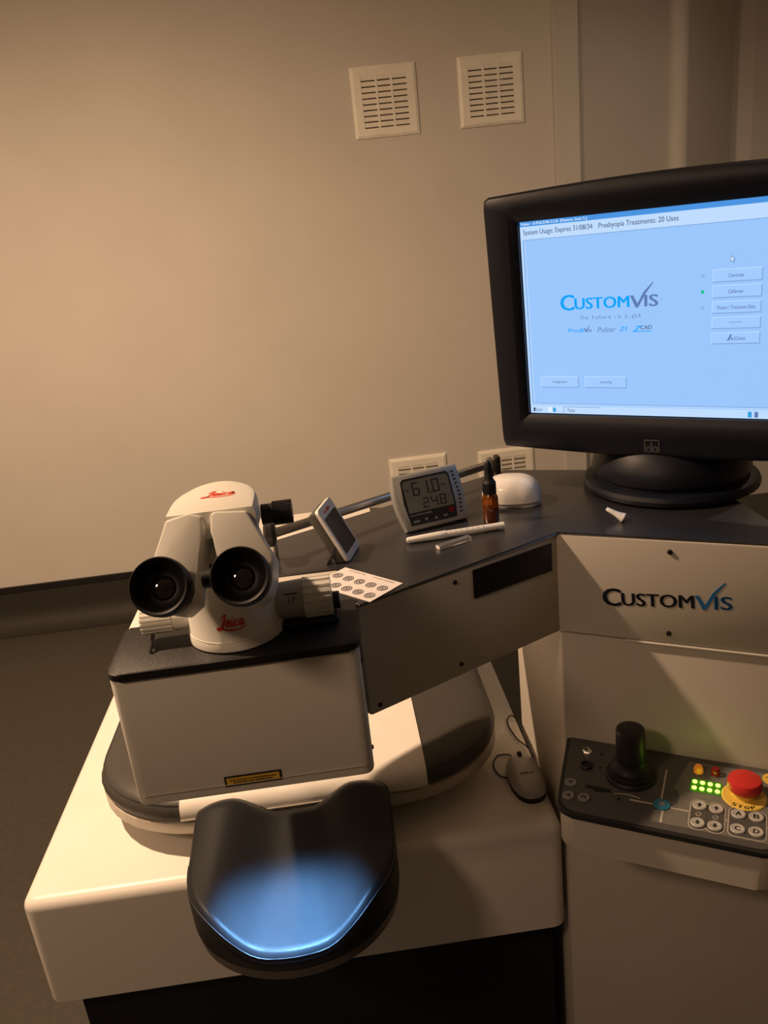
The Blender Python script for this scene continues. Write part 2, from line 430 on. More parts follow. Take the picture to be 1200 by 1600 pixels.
make_vent(.223, -1.222, .262, .258, 'low cream wall vent peeping out above the grey hygrometer')
make_vent(.630, -1.236, .258, .258, 'low cream wall vent behind the rod joint, beside the monitor')

# ================================================================== bed base, bed, headrest
tb = thing('bed_base', 'large cream rounded base slab on a dark recessed plinth, under the bed', 'bed base', (-.145, 1.8, ZF))
b = nb(); prism(b, rrect(-.57, .279, 1.005, 2.62, .022, 4), -1.108, -.905, bev=.018, seg=4, cap_only=True)
obj('top_slab', b, 'slab', tb, smooth=50)
obj('plinth', box(nb(), -.535, .262, 1.04, 2.6, ZF, -1.108), 'void', tb)

bed = thing('treatment_bed', 'treatment bed with rounded charcoal mattress and white cloth band, below the white laser head', 'bed', (-.132, 1.7, -.905))
def bed_outline(g, n=10):
    x0, x1, y0, y1, rx, ry = -.475 + g, .218 - g, 1.055 + g, 2.40 - g, .19 - g * .5, .17 - g * .5
    p = []
    for (cx, cy, a) in ((x1 - rx, y1 - ry, 0), (x0 + rx, y1 - ry, 90), (x0 + rx, y0 + ry, 180), (x1 - rx, y0 + ry, 270)):
        for k in range(n + 1):
            t = radians(a + 90 * k / n); p.append((cx + rx * cos(t), cy + ry * sin(t)))
    return p
def stack(bm, rings, cap0=True, cap1=True):
    R_ = [[bm.verts.new((x, y, z)) for x, y in p] for p, z in rings]
    n = len(R_[0])
    for A, B in zip(R_, R_[1:]):
        for k in range(n): bm.faces.new((A[k], A[(k + 1) % n], B[(k + 1) % n], B[k]))
    if cap0: bm.faces.new(R_[0][::-1])
    if cap1: bm.faces.new(R_[-1])
    return bm
mt = obj('mattress', stack(nb(), [(bed_outline(.010), -.838), (bed_outline(.002), -.836), (bed_outline(.0), -.825), (bed_outline(.006), -.812), (bed_outline(.014), -.806), (bed_outline(.03), -.802), (bed_outline(.06), -.800)]), 'vinylg', bed, smooth=60)
obj('seam_piping', tube(nb(), [(x, y, -.8115) for x, y in bed_outline(.0065)], .0016, 6, True), 'stitch', mt, smooth=60)
obj('shell', stack(nb(), [(bed_outline(.03), -.872), (bed_outline(.008), -.868), (bed_outline(.001), -.860), (bed_outline(.001), -.841), (bed_outline(.008), -.838)]), 'shell', bed, smooth=60)
obj('pedestal', box(nb(), -.34, .08, 1.2, 2.3, -.9045, -.872, bev=.004), 'shell', bed)
# white cover band, wrapping over the head end edge
b = nb(); bx0, bx1 = -.315, .076
prof = [(1.0585, -.838), (1.0535, -.834), (1.0515, -.826), (1.0575, -.8105), (1.068, -.8035), (1.088, -.7995), (1.115, -.7975), (2.33, -.7975), (2.395, -.803), (2.402, -.82), (2.398, -.836)]
inn = [(2.390, -.836), (2.388, -.806), (2.33, -.8005), (1.115, -.8005), (1.10, -.806), (1.075, -.815), (1.0655, -.838)]
prism(b, prof + inn, bx0, bx1, frame((0, 0, 0), (0, 1, 0), (0, 0, 1)))
cv = obj('cover_band', b, 'sheet', bed, smooth=40)
obj('hem', box(nb(), bx0, bx1, 1.0495, 1.0535, -.8315, -.8290), 'line', cv)

hr = thing('headrest', 'black padded vinyl headrest with a blue light spot, in front of the bed', 'headrest', (-.135, .92, -.905))
XC, HW = -.136, .139
def hz(s, y):
    t = abs(s); v = min(1, max(0, (y - .78) / .25))
    base = -.846 + .026 * v * v
    t0 = .26 - .10 * v; k = min(1, max(0, (t - t0) / (.90 - .22 * v - t0))); k = k * k * (3 - 2 * k)
    z = base + (.034 + .002 * v) * k
    if t > .72: z -= .010 * v * ((t - .72) / .28) ** 2
    bowl = math.exp(-((y - .875) / .06) ** 2 - (t / .55) ** 2); z -= .006 * bowl
    if y > 1.015: z -= .010 * ((y - 1.015) / .025) ** 2
    return z
def yf(s): return .932 - .136 * sqrt(max(0, 1 - s * s)) ** .9
b = nb(); NS, NY = 40, 36; G = []
for i in range(NS + 1):
    s = -cos(pi * i / NS); s = max(-1, min(1, s)); col = []
    for j in range(NY + 1):
        y = yf(s) + (1.040 - yf(s)) * (j / NY)
        col.append(b.verts.new((XC + s * HW, y, hz(s, y))))
    G.append(col)
for i in range(NS):
    for j in range(NY): b.faces.new((G[i][j], G[i + 1][j], G[i + 1][j + 1], G[i][j + 1]))
loop = [G[i][0] for i in range(NS + 1)] + [G[NS][j] for j in range(1, NY + 1)] + [G[i][NY] for i in range(NS - 1, -1, -1)] + [G[0][j] for j in range(NY - 1, 0, -1)]
def outward(L):
    n = len(L); out = []
    for i in range(n):
        t = L[(i + 1) % n] - L[i - 1]; out.append(Vector((t.y, -t.x, 0)).normalized())
    return out
LP = [v.co.copy() for v in loop]; ON = outward(LP)
prev = loop; rings_hr = []
for d, dz, zb in ((.004, -.0015, 0), (.008, -.007, 0), (.010, -.016, 0), (.009, None, -.872), (.003, None, -.876)):
    ring = []
    for p, nrm in zip(LP, ON):
        q = p + nrm * d; q.z = (p.z + dz) if dz is not None else zb
        ring.append(b.verts.new(q))
    n = len(ring)
    for k in range(n): b.faces.new((prev[k], prev[(k + 1) % n], ring[(k + 1) % n], ring[k]))
    rings_hr.append([v.co.copy() for v in ring]); prev = ring
b.faces.new(prev[::-1])
cu = obj('cushion', b, 'vinyl', hr, smooth=70)
obj('seam_piping', tube(nb(), [p + Vector((0, 0, .0005)) for p in rings_hr[1]][:NS + 1], .0007, 6), 'stitch', cu, smooth=60)
pl = [(p.x, p.y) for p in [q + nrm * .006 for q, nrm in zip(LP, ON)]]
b = nb(); prism(b, pl, -.890, -.8765); obj('base_plate', b, 'rim', hr, smooth=40)
obj('support_bar', box(nb(), -.19, -.08, .96, 1.045, -.9035, -.890, bev=.002), 'rim', hr)

# ================================================================== laser console
con = thing('laser_console', 'cream laser console with angled arm, grey steel top and printed wordmark', 'laser console', (.42, 1.05, ZF))
A0 = Vector((.001, .86, 0)); CC = Vector((.286, 1.009, 0)); ad = (CC - A0).normalized(); an = Vector((-ad.y, ad.x, 0))   # arm: along / toward its back
ud = Vector((.871, -.491, 0)).normalized(); vo = Vector((ud.y, -ud.x, 0)); vo = -vo if vo.y > 0 else vo                  # column front: along / outward
H = -.41; AW = .276
FR = CC + ud * ((.554 - CC.x) / ud.x)
def xy(v): return (v.x, v.y)
# column
b = nb(); colp = [xy(CC), xy(FR), (.554, 1.02), (.47, 1.19), (.30, 1.302), (.286, 1.302)]
prism(b, colp, ZF, -.5665, bev=.003, seg=2)
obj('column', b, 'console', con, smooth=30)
# upper front panel of the console
b = nb(); prism(b, [xy(CC + vo * .003), xy(FR + vo * .003), (.557, 1.02), (.47, 1.19), (.30, 1.302), (.29, 1.302), xy(CC + an * .03)], -.5635, -.4135, bev=.0025, seg=2)
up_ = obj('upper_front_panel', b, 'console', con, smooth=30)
# arm
back_c = CC + an * AW
b = nb(); prism(b, [xy(A0), xy(CC - ad * .0015), xy(CC + an * .29 - ad * .0015), xy(A0 + an * AW - ad * .10), xy(A0 + an * .10 - ad * .02)], -.5635, -.4135, bev=.0025, seg=2)
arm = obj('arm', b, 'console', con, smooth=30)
# steel top plate over arm and console
tp = [xy(A0 - an * .001), xy(CC + vo * .001 - an * .001), xy(FR + vo * .001), (.556, 1.06), (.50, 1.21), (.415, 1.262), (.285, 1.322), xy(A0 + an * (AW + .001) - ad * .15), (-.11, .9815), (-.02, .9815), (-.02, .8745), (.001, .8745)]
b = nb(); prism(b, tp, -.4130, H, bev=.0012, seg=1)
obj('steel_top', b, 'plate', con)
# laser head in cream, black cover in front
b = nb(); prism(b, rrect(-.2715, -.0035, .763, 1.06, [.004, .01, .012, .012], 4), -.5755, -.4165, bev=.002, seg=2)
head = obj('head_housing', b, 'cream', con, smooth=40)
obj('fold_line', box(nb(), -.262, -.012, .7618, .7634, -.5635, -.5625), 'line', head)
b = nb(); prism(b, rrect(-.2725, -.0015, .760, .872, [.004, .004, .016, .014], 5), -.4160, -.4070, bev=.0025, seg=2)
obj('black_cover', b, 'blacktop', head, smooth=40)
obj('rear_cover', box(nb(), -.2715, -.12, .8735, 1.058, -.4160, -.4085, bev=.002), 'cream', head)
b = nb(); lm = frame((-.1715, .7629, -.5655), (1, 0, .0), (0, 0, 1))
quad(b, 0, .064, 0, .0135, .0006, lm); lab = obj('warning_label', b, 'print', head, label='yellow and black laser warning label')
obj('yellow_field', quad(nb(), .0025, .0615, .0022, .0113, .0009, lm), 'yellow', head)
b = nb(); marks(b, lm, .006, .058, .0072, .0094, .0011, 34, 1); marks(b, lm, .010, .054, .0040, .0062, .0011, 28, 2)
obj('warning_text', b, 'print', head)
for (x, z) in ((-.0030, -.566), (-.0030, -.45)):
    obj('side_screw', cyl(nb(), (x - .002, .80, z), (x + .0015, .80, z), .0025, n=12), 'screw', head)
obj('aperture', lathe(nb(), [(.03, -.5765), (.03, -.5850), (.022, -.5850), (.022, -.5765)], Matrix.Translation((-.137, .84, 0)), 24, ring=True), 'black', head)
# dark window and screws on the arm
am = frame(A0 + Vector((0, 0, 0)), ad, (0, 0, 1))
obj('display_window', prism(nb(), [(.1715, -.4205), (.3085, -.4235), (.3075, -.4645), (.1705, -.4605)], -.0002, .0016, am), 'window', arm)
for (u, z) in ((.1425, -.428), (.1425, -.547), (.0135, -.553)):
    p = A0 + ad * u + Vector((0, 0, z)); obj('screw', lathe(nb(), [(.0032, 0), (.0030, .0012), (.0016, .0017), (.0015, .0008), (0, .0008)], frame(p, ad, (0, 0, 1)), 14), 'screw', arm)
um = frame(CC + vo * .003, ud, (0, 0, 1))
for (u, z) in ((.1468, -.4285), (.1468, -.5475)):
    p = CC + vo * .003 + ud * u + Vector((0, 0, z)); obj('screw', lathe(nb(), [(.0034, 0), (.0033, .0022), (.0016, .003), (.0015, .0018), (0, .0018)], frame(p, ud, (0, 0, 1)), 14), 'screw', up_)
wm = um @ Matrix.Translation((.0615, -.513, .0002)) @ Matrix.Rotation(radians(3.2), 4, 'Z')
wordmark(up_, wm, .163, 'navy', 'blue', ('wordmark_dark_letters', 'wordmark_blue_letters'))
obj('seam_light_edge', box(nb(), .09, .30, -.5668, -.5648, -.004, .0012, um), 'cream', up_)

# ================================================================== control panel
cp = thing('control_panel', 'dark grey control panel with joystick and red stop button, on the console column', 'control panel', tuple(CC + ud * .14 + vo * .08 + Vector((0, 0, -.81))))
PZ = -.742
pm = frame((CC.x, CC.y, PZ), ud, vo)     # local x along, y outward (toward user), z = down or up?
if pm.col[2][2] < 0:                      # keep local z upward
    pm = Matrix(((ud.x, vo.x, 0, CC.x), (ud.y, vo.y, 0, CC.y), (0, 0, 1, PZ), (0, 0, 0, 1)))
def pout(g):
    return [(.298 - g, .0015), (.298 - g, .150 - g)] + [(.272 - g + .026 * cos(radians(a)), .139 - g + .026 * sin(radians(a))) for a in range(15, 91, 15)] + \
           [(.046 + g + .026 * cos(radians(a)), .139 - g + .026 * sin(radians(a))) for a in range(90, 171, 16)] + [(.004 + g, .0015)]
obj('body', prism(nb(), [(x, y) for x, y in pout(.004)], -.062, -.0075, pm, bev=.003, seg=2), 'console', cp, smooth=40)
obj('edge_frame', prism(nb(), pout(0), -.0075, -.0005, pm, bev=.0015, seg=1), 'paneledge', cp, smooth=40)
face = obj('faceplate', prism(nb(), pout(.0055), -.0005, .0004, pm), 'panel', cp)
gf = [(.178, .012), (.289, .012), (.289, .1485), (.143, .1485), (.143, .128), (.160, .118), (.171, .105), (.172, .088), (.164, .074)]
obj('grey_field', prism(nb(), gf, .0004, .0007, pm), 'panelg', cp)
def T(x, y, z=0): return pm @ Matrix.Translation((x, y, z))
# joystick
js = obj('joystick', lathe(nb(), [(.034, 0), (.034, .003), (.031, .006), (.031, .010), (.027, .012), (.027, .016), (.023, .019), (.019, .030), (.0195, .032)], T(.106, .066, .0004), 36), 'rubber', cp, smooth=40)
obj('grip', lathe(nb(), [(.0190, .030), (.0196, .034), (.0196, .072), (.0184, .0765), (.014, .078), (0, .0775)], T(.106, .066, 0), 36), 'black', js, smooth=40)
# toggle switch, jack, slot, screws
tg = obj('toggle_switch', lathe(nb(), [(.0075, 0), (.0075, .002), (.006, .0035), (.004, .006), (0, .006)], T(.040, .030, .0004), 6), 'chrome', cp)
obj('lever', cyl(nb(), pm @ Vector((.040, .030, .004)), pm @ Vector((.037, .041, .014)), .0018, .0028, 12), 'chrome', tg, smooth=50)
obj('round_switch', lathe(nb(), [(.0095, 0), (.0095, .0025), (.0085, .0035), (.0065, .0035), (.006, .0015), (0, .0012)], T(.0445, .0625, .0004), 24), 'black', cp, smooth=40)
obj('key_slot', prism(nb(), [(.052, .1025), (.086, .1035), (.086, .1085), (.078, .1090), (.076, .1125), (.065, .1125), (.063, .1085), (.052, .1080)], .0004, .0010, pm), 'rubber', cp)
for (u, v) in ((.060, .030), (.064, .060), (.098, .119)):
    obj('panel_screw', lathe(nb(), [(.0022, 0), (.002, .001), (0, .0008)], T(u, v, .0004), 10), 'black', cp)
# cross-hair print
for (x0, x1, y0, y1) in ((.1497, .1517, .040, .104), (.1535, .1560, .1255, .1485), (.112, .1415, .1150, .1170), (.1635, .186, .1160, .1180), (.2295, .2315, .1190, .1210), (.277, .289, .1190, .1210)):
    obj('crosshair_line', quad(nb(), x0, x1, y0, y1, .0011, pm), 'line', cp)
obj('joystick_arc_print', tube(nb(), [pm @ Vector((.108 + .022 * cos(radians(a)), .118 + .011 * sin(radians(a)), .0009)) for a in range(220, 325, 10)], .0006, 5), 'line', cp)
ct = obj('aiming_button', lathe(nb(), [(.0042, 0), (.0042, .003), (.0105, .0016), (.0105, 0)], T(.1525, .1145, .0006), 28, ring=True), 'cyan', cp, smooth=40)
obj('centre_key', lathe(nb(), [(.0042, 0), (.0042, .0030), (.0030, .0036), (0, .0036)], T(.1525, .1145, .0006), 20), 'buttond', ct, smooth=40)
# indicator lamps and led block
for (u, v, mm_, nm, lb) in ((.1912, .0340, 'ambl', 'indicator_lamp', 'amber indicator lamp'), (.2130, .0325, 'redl', 'indicator_lamp', 'dark red indicator lamp')):
    lo = obj(nm, lathe(nb(), [(.0062, .001), (.0060, .008), (.0045, .0115), (0, .0125)], T(u, v, .0004), 20), mm_, cp, smooth=50, label=lb)
    obj('collar', lathe(nb(), [(.0068, 0), (.0068, .002), (.0063, .002), (.0063, 0)], T(u, v, .0004), 20, ring=True), 'chrome', lo)
    obj('caption_stroke', prism(nb(), [(u + .011 * cos(radians(a)), v + .011 * sin(radians(a))) for a in range(230, 311, 10)] + [(u + .0094 * cos(radians(a)), v + .0094 * sin(radians(a))) for a in range(310, 229, -10)], .0006, .0011, pm), 'line', lo)
lw = obj('led_window', prism(nb(), rrect(.1835, .2225, .0485, .0755, .003, 3), .0005, .0012, pm), 'leddark', cp)
for i in range(4):
    for j in range(2):
        obj('green_led', lathe(nb(), [(.0030, 0), (.0029, .0014), (.0018, .0022), (0, .0024)], T(.1885 + i * .0096, .0555 + j * .0128, .0010), 14), 'led', lw, smooth=60)
# stop button
st = obj('stop_button', lathe(nb(), [(.0275, 0), (.0275, .0012), (.026, .002), (0, .002)], T(.2495, .0685, .0006), 40), 'yel', cp, label='yellow round collar reading STOP')
obj('stem', lathe(nb(), [(.0150, .002), (.0140, .010), (.0150, .014)], T(.2495, .0660, .0006), 28), 'yel', st, smooth=40)
obj('mushroom_cap', lathe(nb(), [(.0165, .010), (.0200, .012), (.0212, .016), (.0212, .023), (.0195, .0265), (.0150, .028), (0, .0285)], T(.2495, .0650, .0006), 40), 'stop', st, smooth=40, label='red mushroom push cap')
b = nb(); sm = pm @ Matrix.Translation((.2495, .0685, .0028)) @ Matrix.Diagonal((1, -1, 1, 1))
for k, ch in enumerate('STOP'):
    a = radians(-90 + (k - 1.5) * 19)
    text_bm(b, ch, sm @ Matrix.Rotation(a, 4, 'Z') @ Matrix.Translation((.0232, 0, 0)) @ Matrix.Rotation(radians(90), 4, 'Z'), -.0026, .0026, -.0026, .0030, th=.0001, bold=.03)
obj('stop_text', b, 'print', st)
ys = obj('yellow_sticker', lathe(nb(), [(.0125, 0), (.0125, .0008), (0, .0008)], T(.283, .022, .0006), 28), 'yel', cp)
b = nb(); xm = pm @ Matrix.Translation((.283, .022, .0014)) @ Matrix.Diagonal((1, -1, 1, 1))
text_bm(b, 'STOP', xm, -.008, .008, .0005, .0045, th=.0001, bold=.02); quad(b, -.005, -.001, -.005, -.002, .0002, xm)
obj('sticker_print', b, 'print', ys)
# keypads: black surrounds with thin cream outline, buttons with symbols
def pad(x0, x1, y0, y1, r):
    obj('keypad_outline', prism(nb(), rrect(x0 - .0012, x1 + .0012, y0 - .0012, y1 + .0012, r + .001, 5), .0006, .0010, pm), 'line', cp)
    return obj('keypad', prism(nb(), rrect(x0, x1, y0, y1, r, 5), .0006, .0014, pm), 'panel', cp)
for (u0, ms) in ((.1977, ((.1030, 'u'), (.1365, 'd'))), (.2180, ((.1035, 'u'), (.1365, 'd')))):
    p = pad(u0 - .0100, u0 + .0100, .0915, .1475, .0095)
    for v, ch in ms:
        u = u0; kk = obj('push_button', lathe(nb(), [(.0088, 0), (.0088, .0016), (.0076, .0024), (.0058, .0018), (0, .0018)], T(u, v, .0014), 24), 'button', cp, smooth=40)
        s = -1 if ch == 'u' else 1
        b = nb(); prism(b, [(0, .004 * s), (-.0035, 0), (-.0015, 0), (-.0015, -.0035 * s), (.0015, -.0035 * s), (.0015, 0), (.0035, 0)], .0032, .0034, T(u, v, 0))
        obj('arrow_print', b, 'print', kk)
    b = nb(); tube(b, [pm @ Vector((u0 + .003 * cos(radians(a)), .1197 + .003 * sin(radians(a)), .0016)) for a in range(0, 360, 20)], .0005, 5, True)
    obj('symbol_print', b, 'line', p)
p4 = pad(.2335, .2755, .0935, .1455, .0075)
for (u, v, ch) in ((.2440, .1055, 'A'), (.2648, .1050, 'B'), (.2440, .1335, 'C'), (.2650, .1325, 'D')):
    kk = obj('push_button', lathe(nb(), [(.0088, 0), (.0088, .0016), (.0076, .0024), (.0058, .0018), (0, .0018)], T(u, v, .0014), 24), 'button', cp, smooth=40)
    b = nb(); text_bm(b, ch, pm @ Matrix.Translation((u, v, .0032)) @ Matrix.Diagonal((1, -1, 1, 1)), -.0031, .0033, -.0036, .0038, th=.0002, bold=.02)
    obj('letter', b, 'print', kk)
for (u, v, ch) in ((.0318, .1045, 'v'), (.0345, .1320, '<'), (.0545, .1305, 'r')):
    kk = obj('push_button', lathe(nb(), [(.0080, 0), (.0080, .0016), (.0068, .0024), (.0052, .0018), (0, .0018)], T(u, v, .0006), 24), 'buttond', cp, smooth=40)
    b = nb(); mm_ = T(u, v, .0024)
    if ch == 'v': prism(b, [(0, .003), (.0033, -.0025), (-.0033, -.0025)], 0, .0003, mm_)
    elif ch == '<': prism(b, [(-.003, 0), (.002, .0035), (.002, -.0035)], 0, .0003, mm_)
    else: prism(b, [(-.003, .003), (-.003, -.003), (.003, -.003), (.003, .003), (.0015, .003), (.0015, -.001), (-.0015, -.001), (-.0015, .003)], 0, .0003, mm_)
    obj('symbol', b, 'print', kk)

# ================================================================== microscope
mic = thing('stereo_microscope', 'cream stereo microscope with two black eyepieces on the black cover plate', 'microscope', (-.137, .828, -.407))
BX, BY = -.137, .828
bmx = Matrix.Translation((BX, BY, 0))
body = obj('body', lathe(nb(), [(.052, -.4068), (.054, -.4050), (.0535, -.3960), (.0528, -.3950), (.0525, -.3945), (.050, -.355), (.047, -.325), (.045, -.300), (.041, -.285)], bmx, 48), 'scope', mic, smooth=40)
# binocular head: D-shaped top, straight side to the front
def dshape(g, yfront=.738):
    x0, x1, yb = -.174 + g, -.086 - g, .842 - g
    pts = [(x1, yfront + g), (x1, .772)]
    cx = (x0 + x1) / 2; rx = (x1 - x0) / 2; ry = yb - .772
    pts += [(cx + rx * cos(radians(a)), .772 + ry * sin(radians(a))) for a in range(8, 173, 8)]
    pts += [(x0, .772), (x0, yfront + g)]
    return pts
hd = obj('binocular_head', stack(nb(), [(dshape(.002), -.262), (dshape(0), -.258), (dshape(0), -.240), (dshape(.0025), -.2345), (dshape(.008), -.2320)]), 'scope', mic, smooth=35)
obj('head_core', stack(nb(), [(dshape(.006, .784), -.305), (dshape(.004, .784), -.262)]), 'scope', mic, smooth=35)
EA = radians(30); e = Vector((0, cos(EA), -sin(EA))); upv = Vector((0, sin(EA), cos(EA)))
P0 = Vector((-.1346, .7002, -.2953))
fm = frame(P0, (1, 0, 0), upv)       # z toward the viewer
LA = [(-.0364, .0683), (-.0144, .0728), (-.0024, .0683), (-.0012, .0558), (-.0074, .0352), (-.014, .012), (-.016, -.012), (-.030, -.022), (-.047, -.018), (-.0565, .002), (-.0555, .022)]
RA = [(.0060, .0683), (.0096, .0715), (.0406, .0683), (.0616, .0235), (.0590, .002), (.0530, -.014), (.040, -.022), (.022, -.018), (.0125, .002), (.0110, .0294), (.0048, .0522)]
for poly in (LA, RA):
    obj('prism_arm', prism(nb(), poly, -.056, 0, fm, bev=.0022, seg=3), 'scope', mic, smooth=35)
for cx, cy_ in ((-.0354, .0), (.0356, .0)):
    q = fm @ Matrix.Translation((cx, cy_, 0))
    ey = obj('eyepiece', lathe(nb(), [(.0205, -.004), (.0205, .012), (.0235, .014), (.0240, .024), (.0225, .026), (.0225, .030)], q, 40), 'black', mic, smooth=40)
    obj('rubber_eyecup', lathe(nb(), [(.0235, .028), (.0262, .031), (.0268, .040), (.0266, .049), (.0252, .0525), (.0232, .0510), (.0195, .040), (.0150, .034), (.0110, .033)], q, 40), 'rubber', ey, smooth=50)
    obj('lens', lathe(nb(), [(.0120, .0315), (.0118, .0330), (.0095, .0345), (.0050, .0355), (0, .0358)], q, 32), 'lens', ey, smooth=60)
cyl_b = cyl(nb(), fm @ Vector((-.004, .006, .012)), fm @ Vector((.018, .006, .012)), .0085, n=20, bev=.001)
obj('spacing_knob', cyl_b, 'black', mic, smooth=40)
# zoom knobs on the body, axis across
KY, KZ = .828, -.379
lk = obj('zoom_knob', ribbed(nb(), (-.206, KY, KZ - .002), (-.240, KY, KZ - .002), .0152, .0017, 16), 'scope', mic)
obj('sleeve', cyl(nb(), (-.172, KY, KZ - .002), (-.2055, KY, KZ - .002), .0128, .0140, 28), 'scope', lk, smooth=40)
rk = obj('zoom_knob', ribbed(nb(), (-.058, KY, KZ + .002), (-.027, KY, KZ + .002), .0232, .0024, 16), 'scope', mic)
sl = obj('sleeve', cyl(nb(), (-.100, KY, KZ + .002), (-.0585, KY, KZ + .002), .0200, .0220, 32), 'scopeg', rk, smooth=40)
kfn = lambda u, v, h: Vector((-.078 + u, KY - (.0218 + h) * cos(v / .0215 + .35), KZ + .002 + (.0218 + h) * sin(v / .0215 + .35)))
b = nb(); text_bm(b, '17', None, .004, .012, -.003, .003, th=.0003, fn=kfn)
for s in (0,): ribbon(b, [(.000, .0075), (.006, .0075), (.014, .0075)], lambda t: .0014, kfn)
obj('scale_print', b, 'print', rk)
obj('carrier_bracket', box(nb(), -.110, -.022, .812, .856, -.4068, -.3985, bev=.003), 'black', mic)
obj('bracket_end', cyl(nb(), (-.0265, .835, -.388), (-.0185, .835, -.388), .0100, n=18, bev=.001), 'black', mic, smooth=40)
obj('lock_lever', cyl(nb(), (-.231, .80, -.405), (-.228, .815, -.392), .0022, n=10), 'black', mic, smooth=40)
# side focus knob
fk = obj('focus_knob', cyl(nb(), (-.0870, .80, -.2640), (-.0745, .80, -.2640), .0110, n=28), 'black', mic, smooth=40)
obj('knurled_grip', ribbed(nb(), (-.0750, .80, -.2640), (-.0550, .80, -.2640), .0128, .0007, 30), 'black', fk)
# logos
script_logo(mic, lambda u, v, h: Vector((-.140 + .0 + u, .7775 + v * 1.0, -.2320 + h)), .033)
RB = .0505
def body_fn(u, v, h):
    a = u / RB - .23
    r = .0512 + (-.352 - (-.377 + v) ) * 0.0
    z = -.3795 + v
    r = .0525 + ( -.3945 - z) * .0025 / .0395 * 1.0
    return Vector((BX + (r + h + .0004) * sin(a), BY - (r + h + .0004) * cos(a), z))
script_logo(mic, body_fn, .029)
obj('base_ring', lathe(nb(), [(.0531, -.3950), (.0534, -.3943), (.0528, -.3936)], bmx, 48, ring=True), 'scope', mic, smooth=40)

# ================================================================== rod with joint
rod = thing('support_rod', 'slim steel rod with ball joint running behind the instruments to the microscope', 'rod', (.249, 1.27, H))
RE = Vector((.249, 1.27, -.3815)); RS = Vector((-.1005, 1.035, -.3700))
obj('bar', cyl(nb(), RS, RE, .0068, n=18), 'steel', rod, smooth=50)
b = nb(); bmesh.ops.create_uvsphere(b, u_segments=20, v_segments=12, radius=.0125, matrix=Matrix.Translation(RE))
obj('ball_joint', b, 'steel', rod, smooth=60)
obj('post', cyl(nb(), (.251, 1.275, H + .0006), (.251, 1.275, -.385), .0055, n=16), 'steel', rod, smooth=50)
obj('clamp', box(nb(), .257, .266, 1.262, 1.280, -.400, -.368, bev=.002), 'black', rod)

obj('end_clamp', lathe(nb(), [(.010, 0), (.020, .004), (.020, .012), (.012, .016)], frame((-.113, 1.028, -.366), (0, 1, .1), (0, -.1, 1)), 24), 'black', rod, smooth=40)
obj('post', cyl(nb(), (-.104, 1.038, H + .0006), (-.104, 1.038, -.372), .0055, n=16), 'steel', rod, smooth=50)
# ================================================================== touch monitor
MC = Vector((.444, 1.071, -.145)); my, mtilt = radians(-36.8), radians(-2.6)
mr = Vector((cos(my), sin(my), 0)); mf = Vector((-sin(my), cos(my), 0)); mu = Vector((0, 0, 1)) * cos(mtilt) + mf * sin(mtilt)
mm = frame(MC, mr, mu)
SW, SH = .370, .2775
mon = thing('touch_monitor', 'black desktop touch monitor with lit pale blue screen on the console', 'monitor', (.505, 1.15, H))
def bez(g, n=14):
    x0, x1 = -.2335 + g, .2335 - g; p = []
    tr = .012
    for k in range(n + 1):   # bottom edge bowed downward
        t = k / n; x = x0 + .004 + (x1 - x0 - .008) * t; p.append((x, -.1935 - .0065 * sin(pi * t) + g))
    p += [(x1 - .001, -.186 + g), (x1, -.17)]
    p += [(x1 + .004, .160), (x1 + .003, .172 - g)]
    for k in range(n + 1):
        t = k / n; x = x1 - .004 + (x0 - x1 + .008) * t; p.append((x, .1765 + .0065 * sin(pi * t) - g))
    p += [(x0 - .003, .172 - g), (x0 - .004, .160), (x0, -.17), (x0 + .001, -.186 + g)]
    return p
inner = [(-.193, -.146), (.193, -.146), (.193, .1465), (-.193, .1465)]
# bezel: rounded front ring with sloped inner lip
b = nb(); rings = [(bez(.004), -.040), (bez(0), -.034), (bez(0), -.004), (bez(.003), .004), (bez(.010), .008)]
R_ = [[b.verts.new(mm @ Vector((x, y, z))) for x, y in p] for p, z in rings]
n = len(R_[0])
for A, B in zip(R_, R_[1:]):
    for k in range(n): b.faces.new((A[k], A[(k + 1) % n], B[(k + 1) % n], B[k]))
def inset_ring(hx, y0, y1, z):
    out = []
    for x, y in bez(.010):
        q = (max(-hx, min(hx, x * 1.02)), max(y0, min(y1, y)), z); out.append(b.verts.new(mm @ Vector(q)))
    return out
r1 = inset_ring(.198, -.1510, .1515, .008); r2 = inset_ring(.1862, -.1400, .1400, .0005); r3 = inset_ring(.1862, -.1400, .1400, -.006)
for A, B in ((R_[-1], r1), (r1, r2), (r2, r3)):
    for k in range(n):
        try: b.faces.new((A[k], A[(k + 1) % n], B[(k + 1) % n], B[k]))
        except ValueError: pass
bmesh.ops.remove_doubles(b, verts=b.verts, dist=1e-6)
obj('bezel', b, 'bezel', mon, smooth=35)
b = nb(); sides = [(1.0, -.034), (.96, -.050), (.80, -.075), (.55, -.090)]
Rb = [[b.verts.new(mm @ Vector((x * s, y * s, z))) for x, y in bez(.004)] for s, z in sides]
for A, B in zip(Rb, Rb[1:]):
    for k in range(n): b.faces.new((A[k], A[(k + 1) % n], B[(k + 1) % n], B[k]))
b.faces.new(Rb[-1])
obj('rear_housing', b, 'bezel', mon, smooth=40)
# badge under the screen
b = nb(); bm_ = mm @ Matrix.Translation((.0, -.1800, .0082))
for (x0, x1, y0, y1) in ((-.0105, .0105, .0085, .0100), (-.0105, -.0092, -.0085, .0100), (.0092, .0105, -.0085, .0100)): quad(b, x0, x1, y0, y1, .0006, bm_)
text_bm(b, 'elo', bm_, -.0080, .0080, -.0090, .0065, th=.0006, bold=.015)
obj('badge', b, 'bezlog', mon)
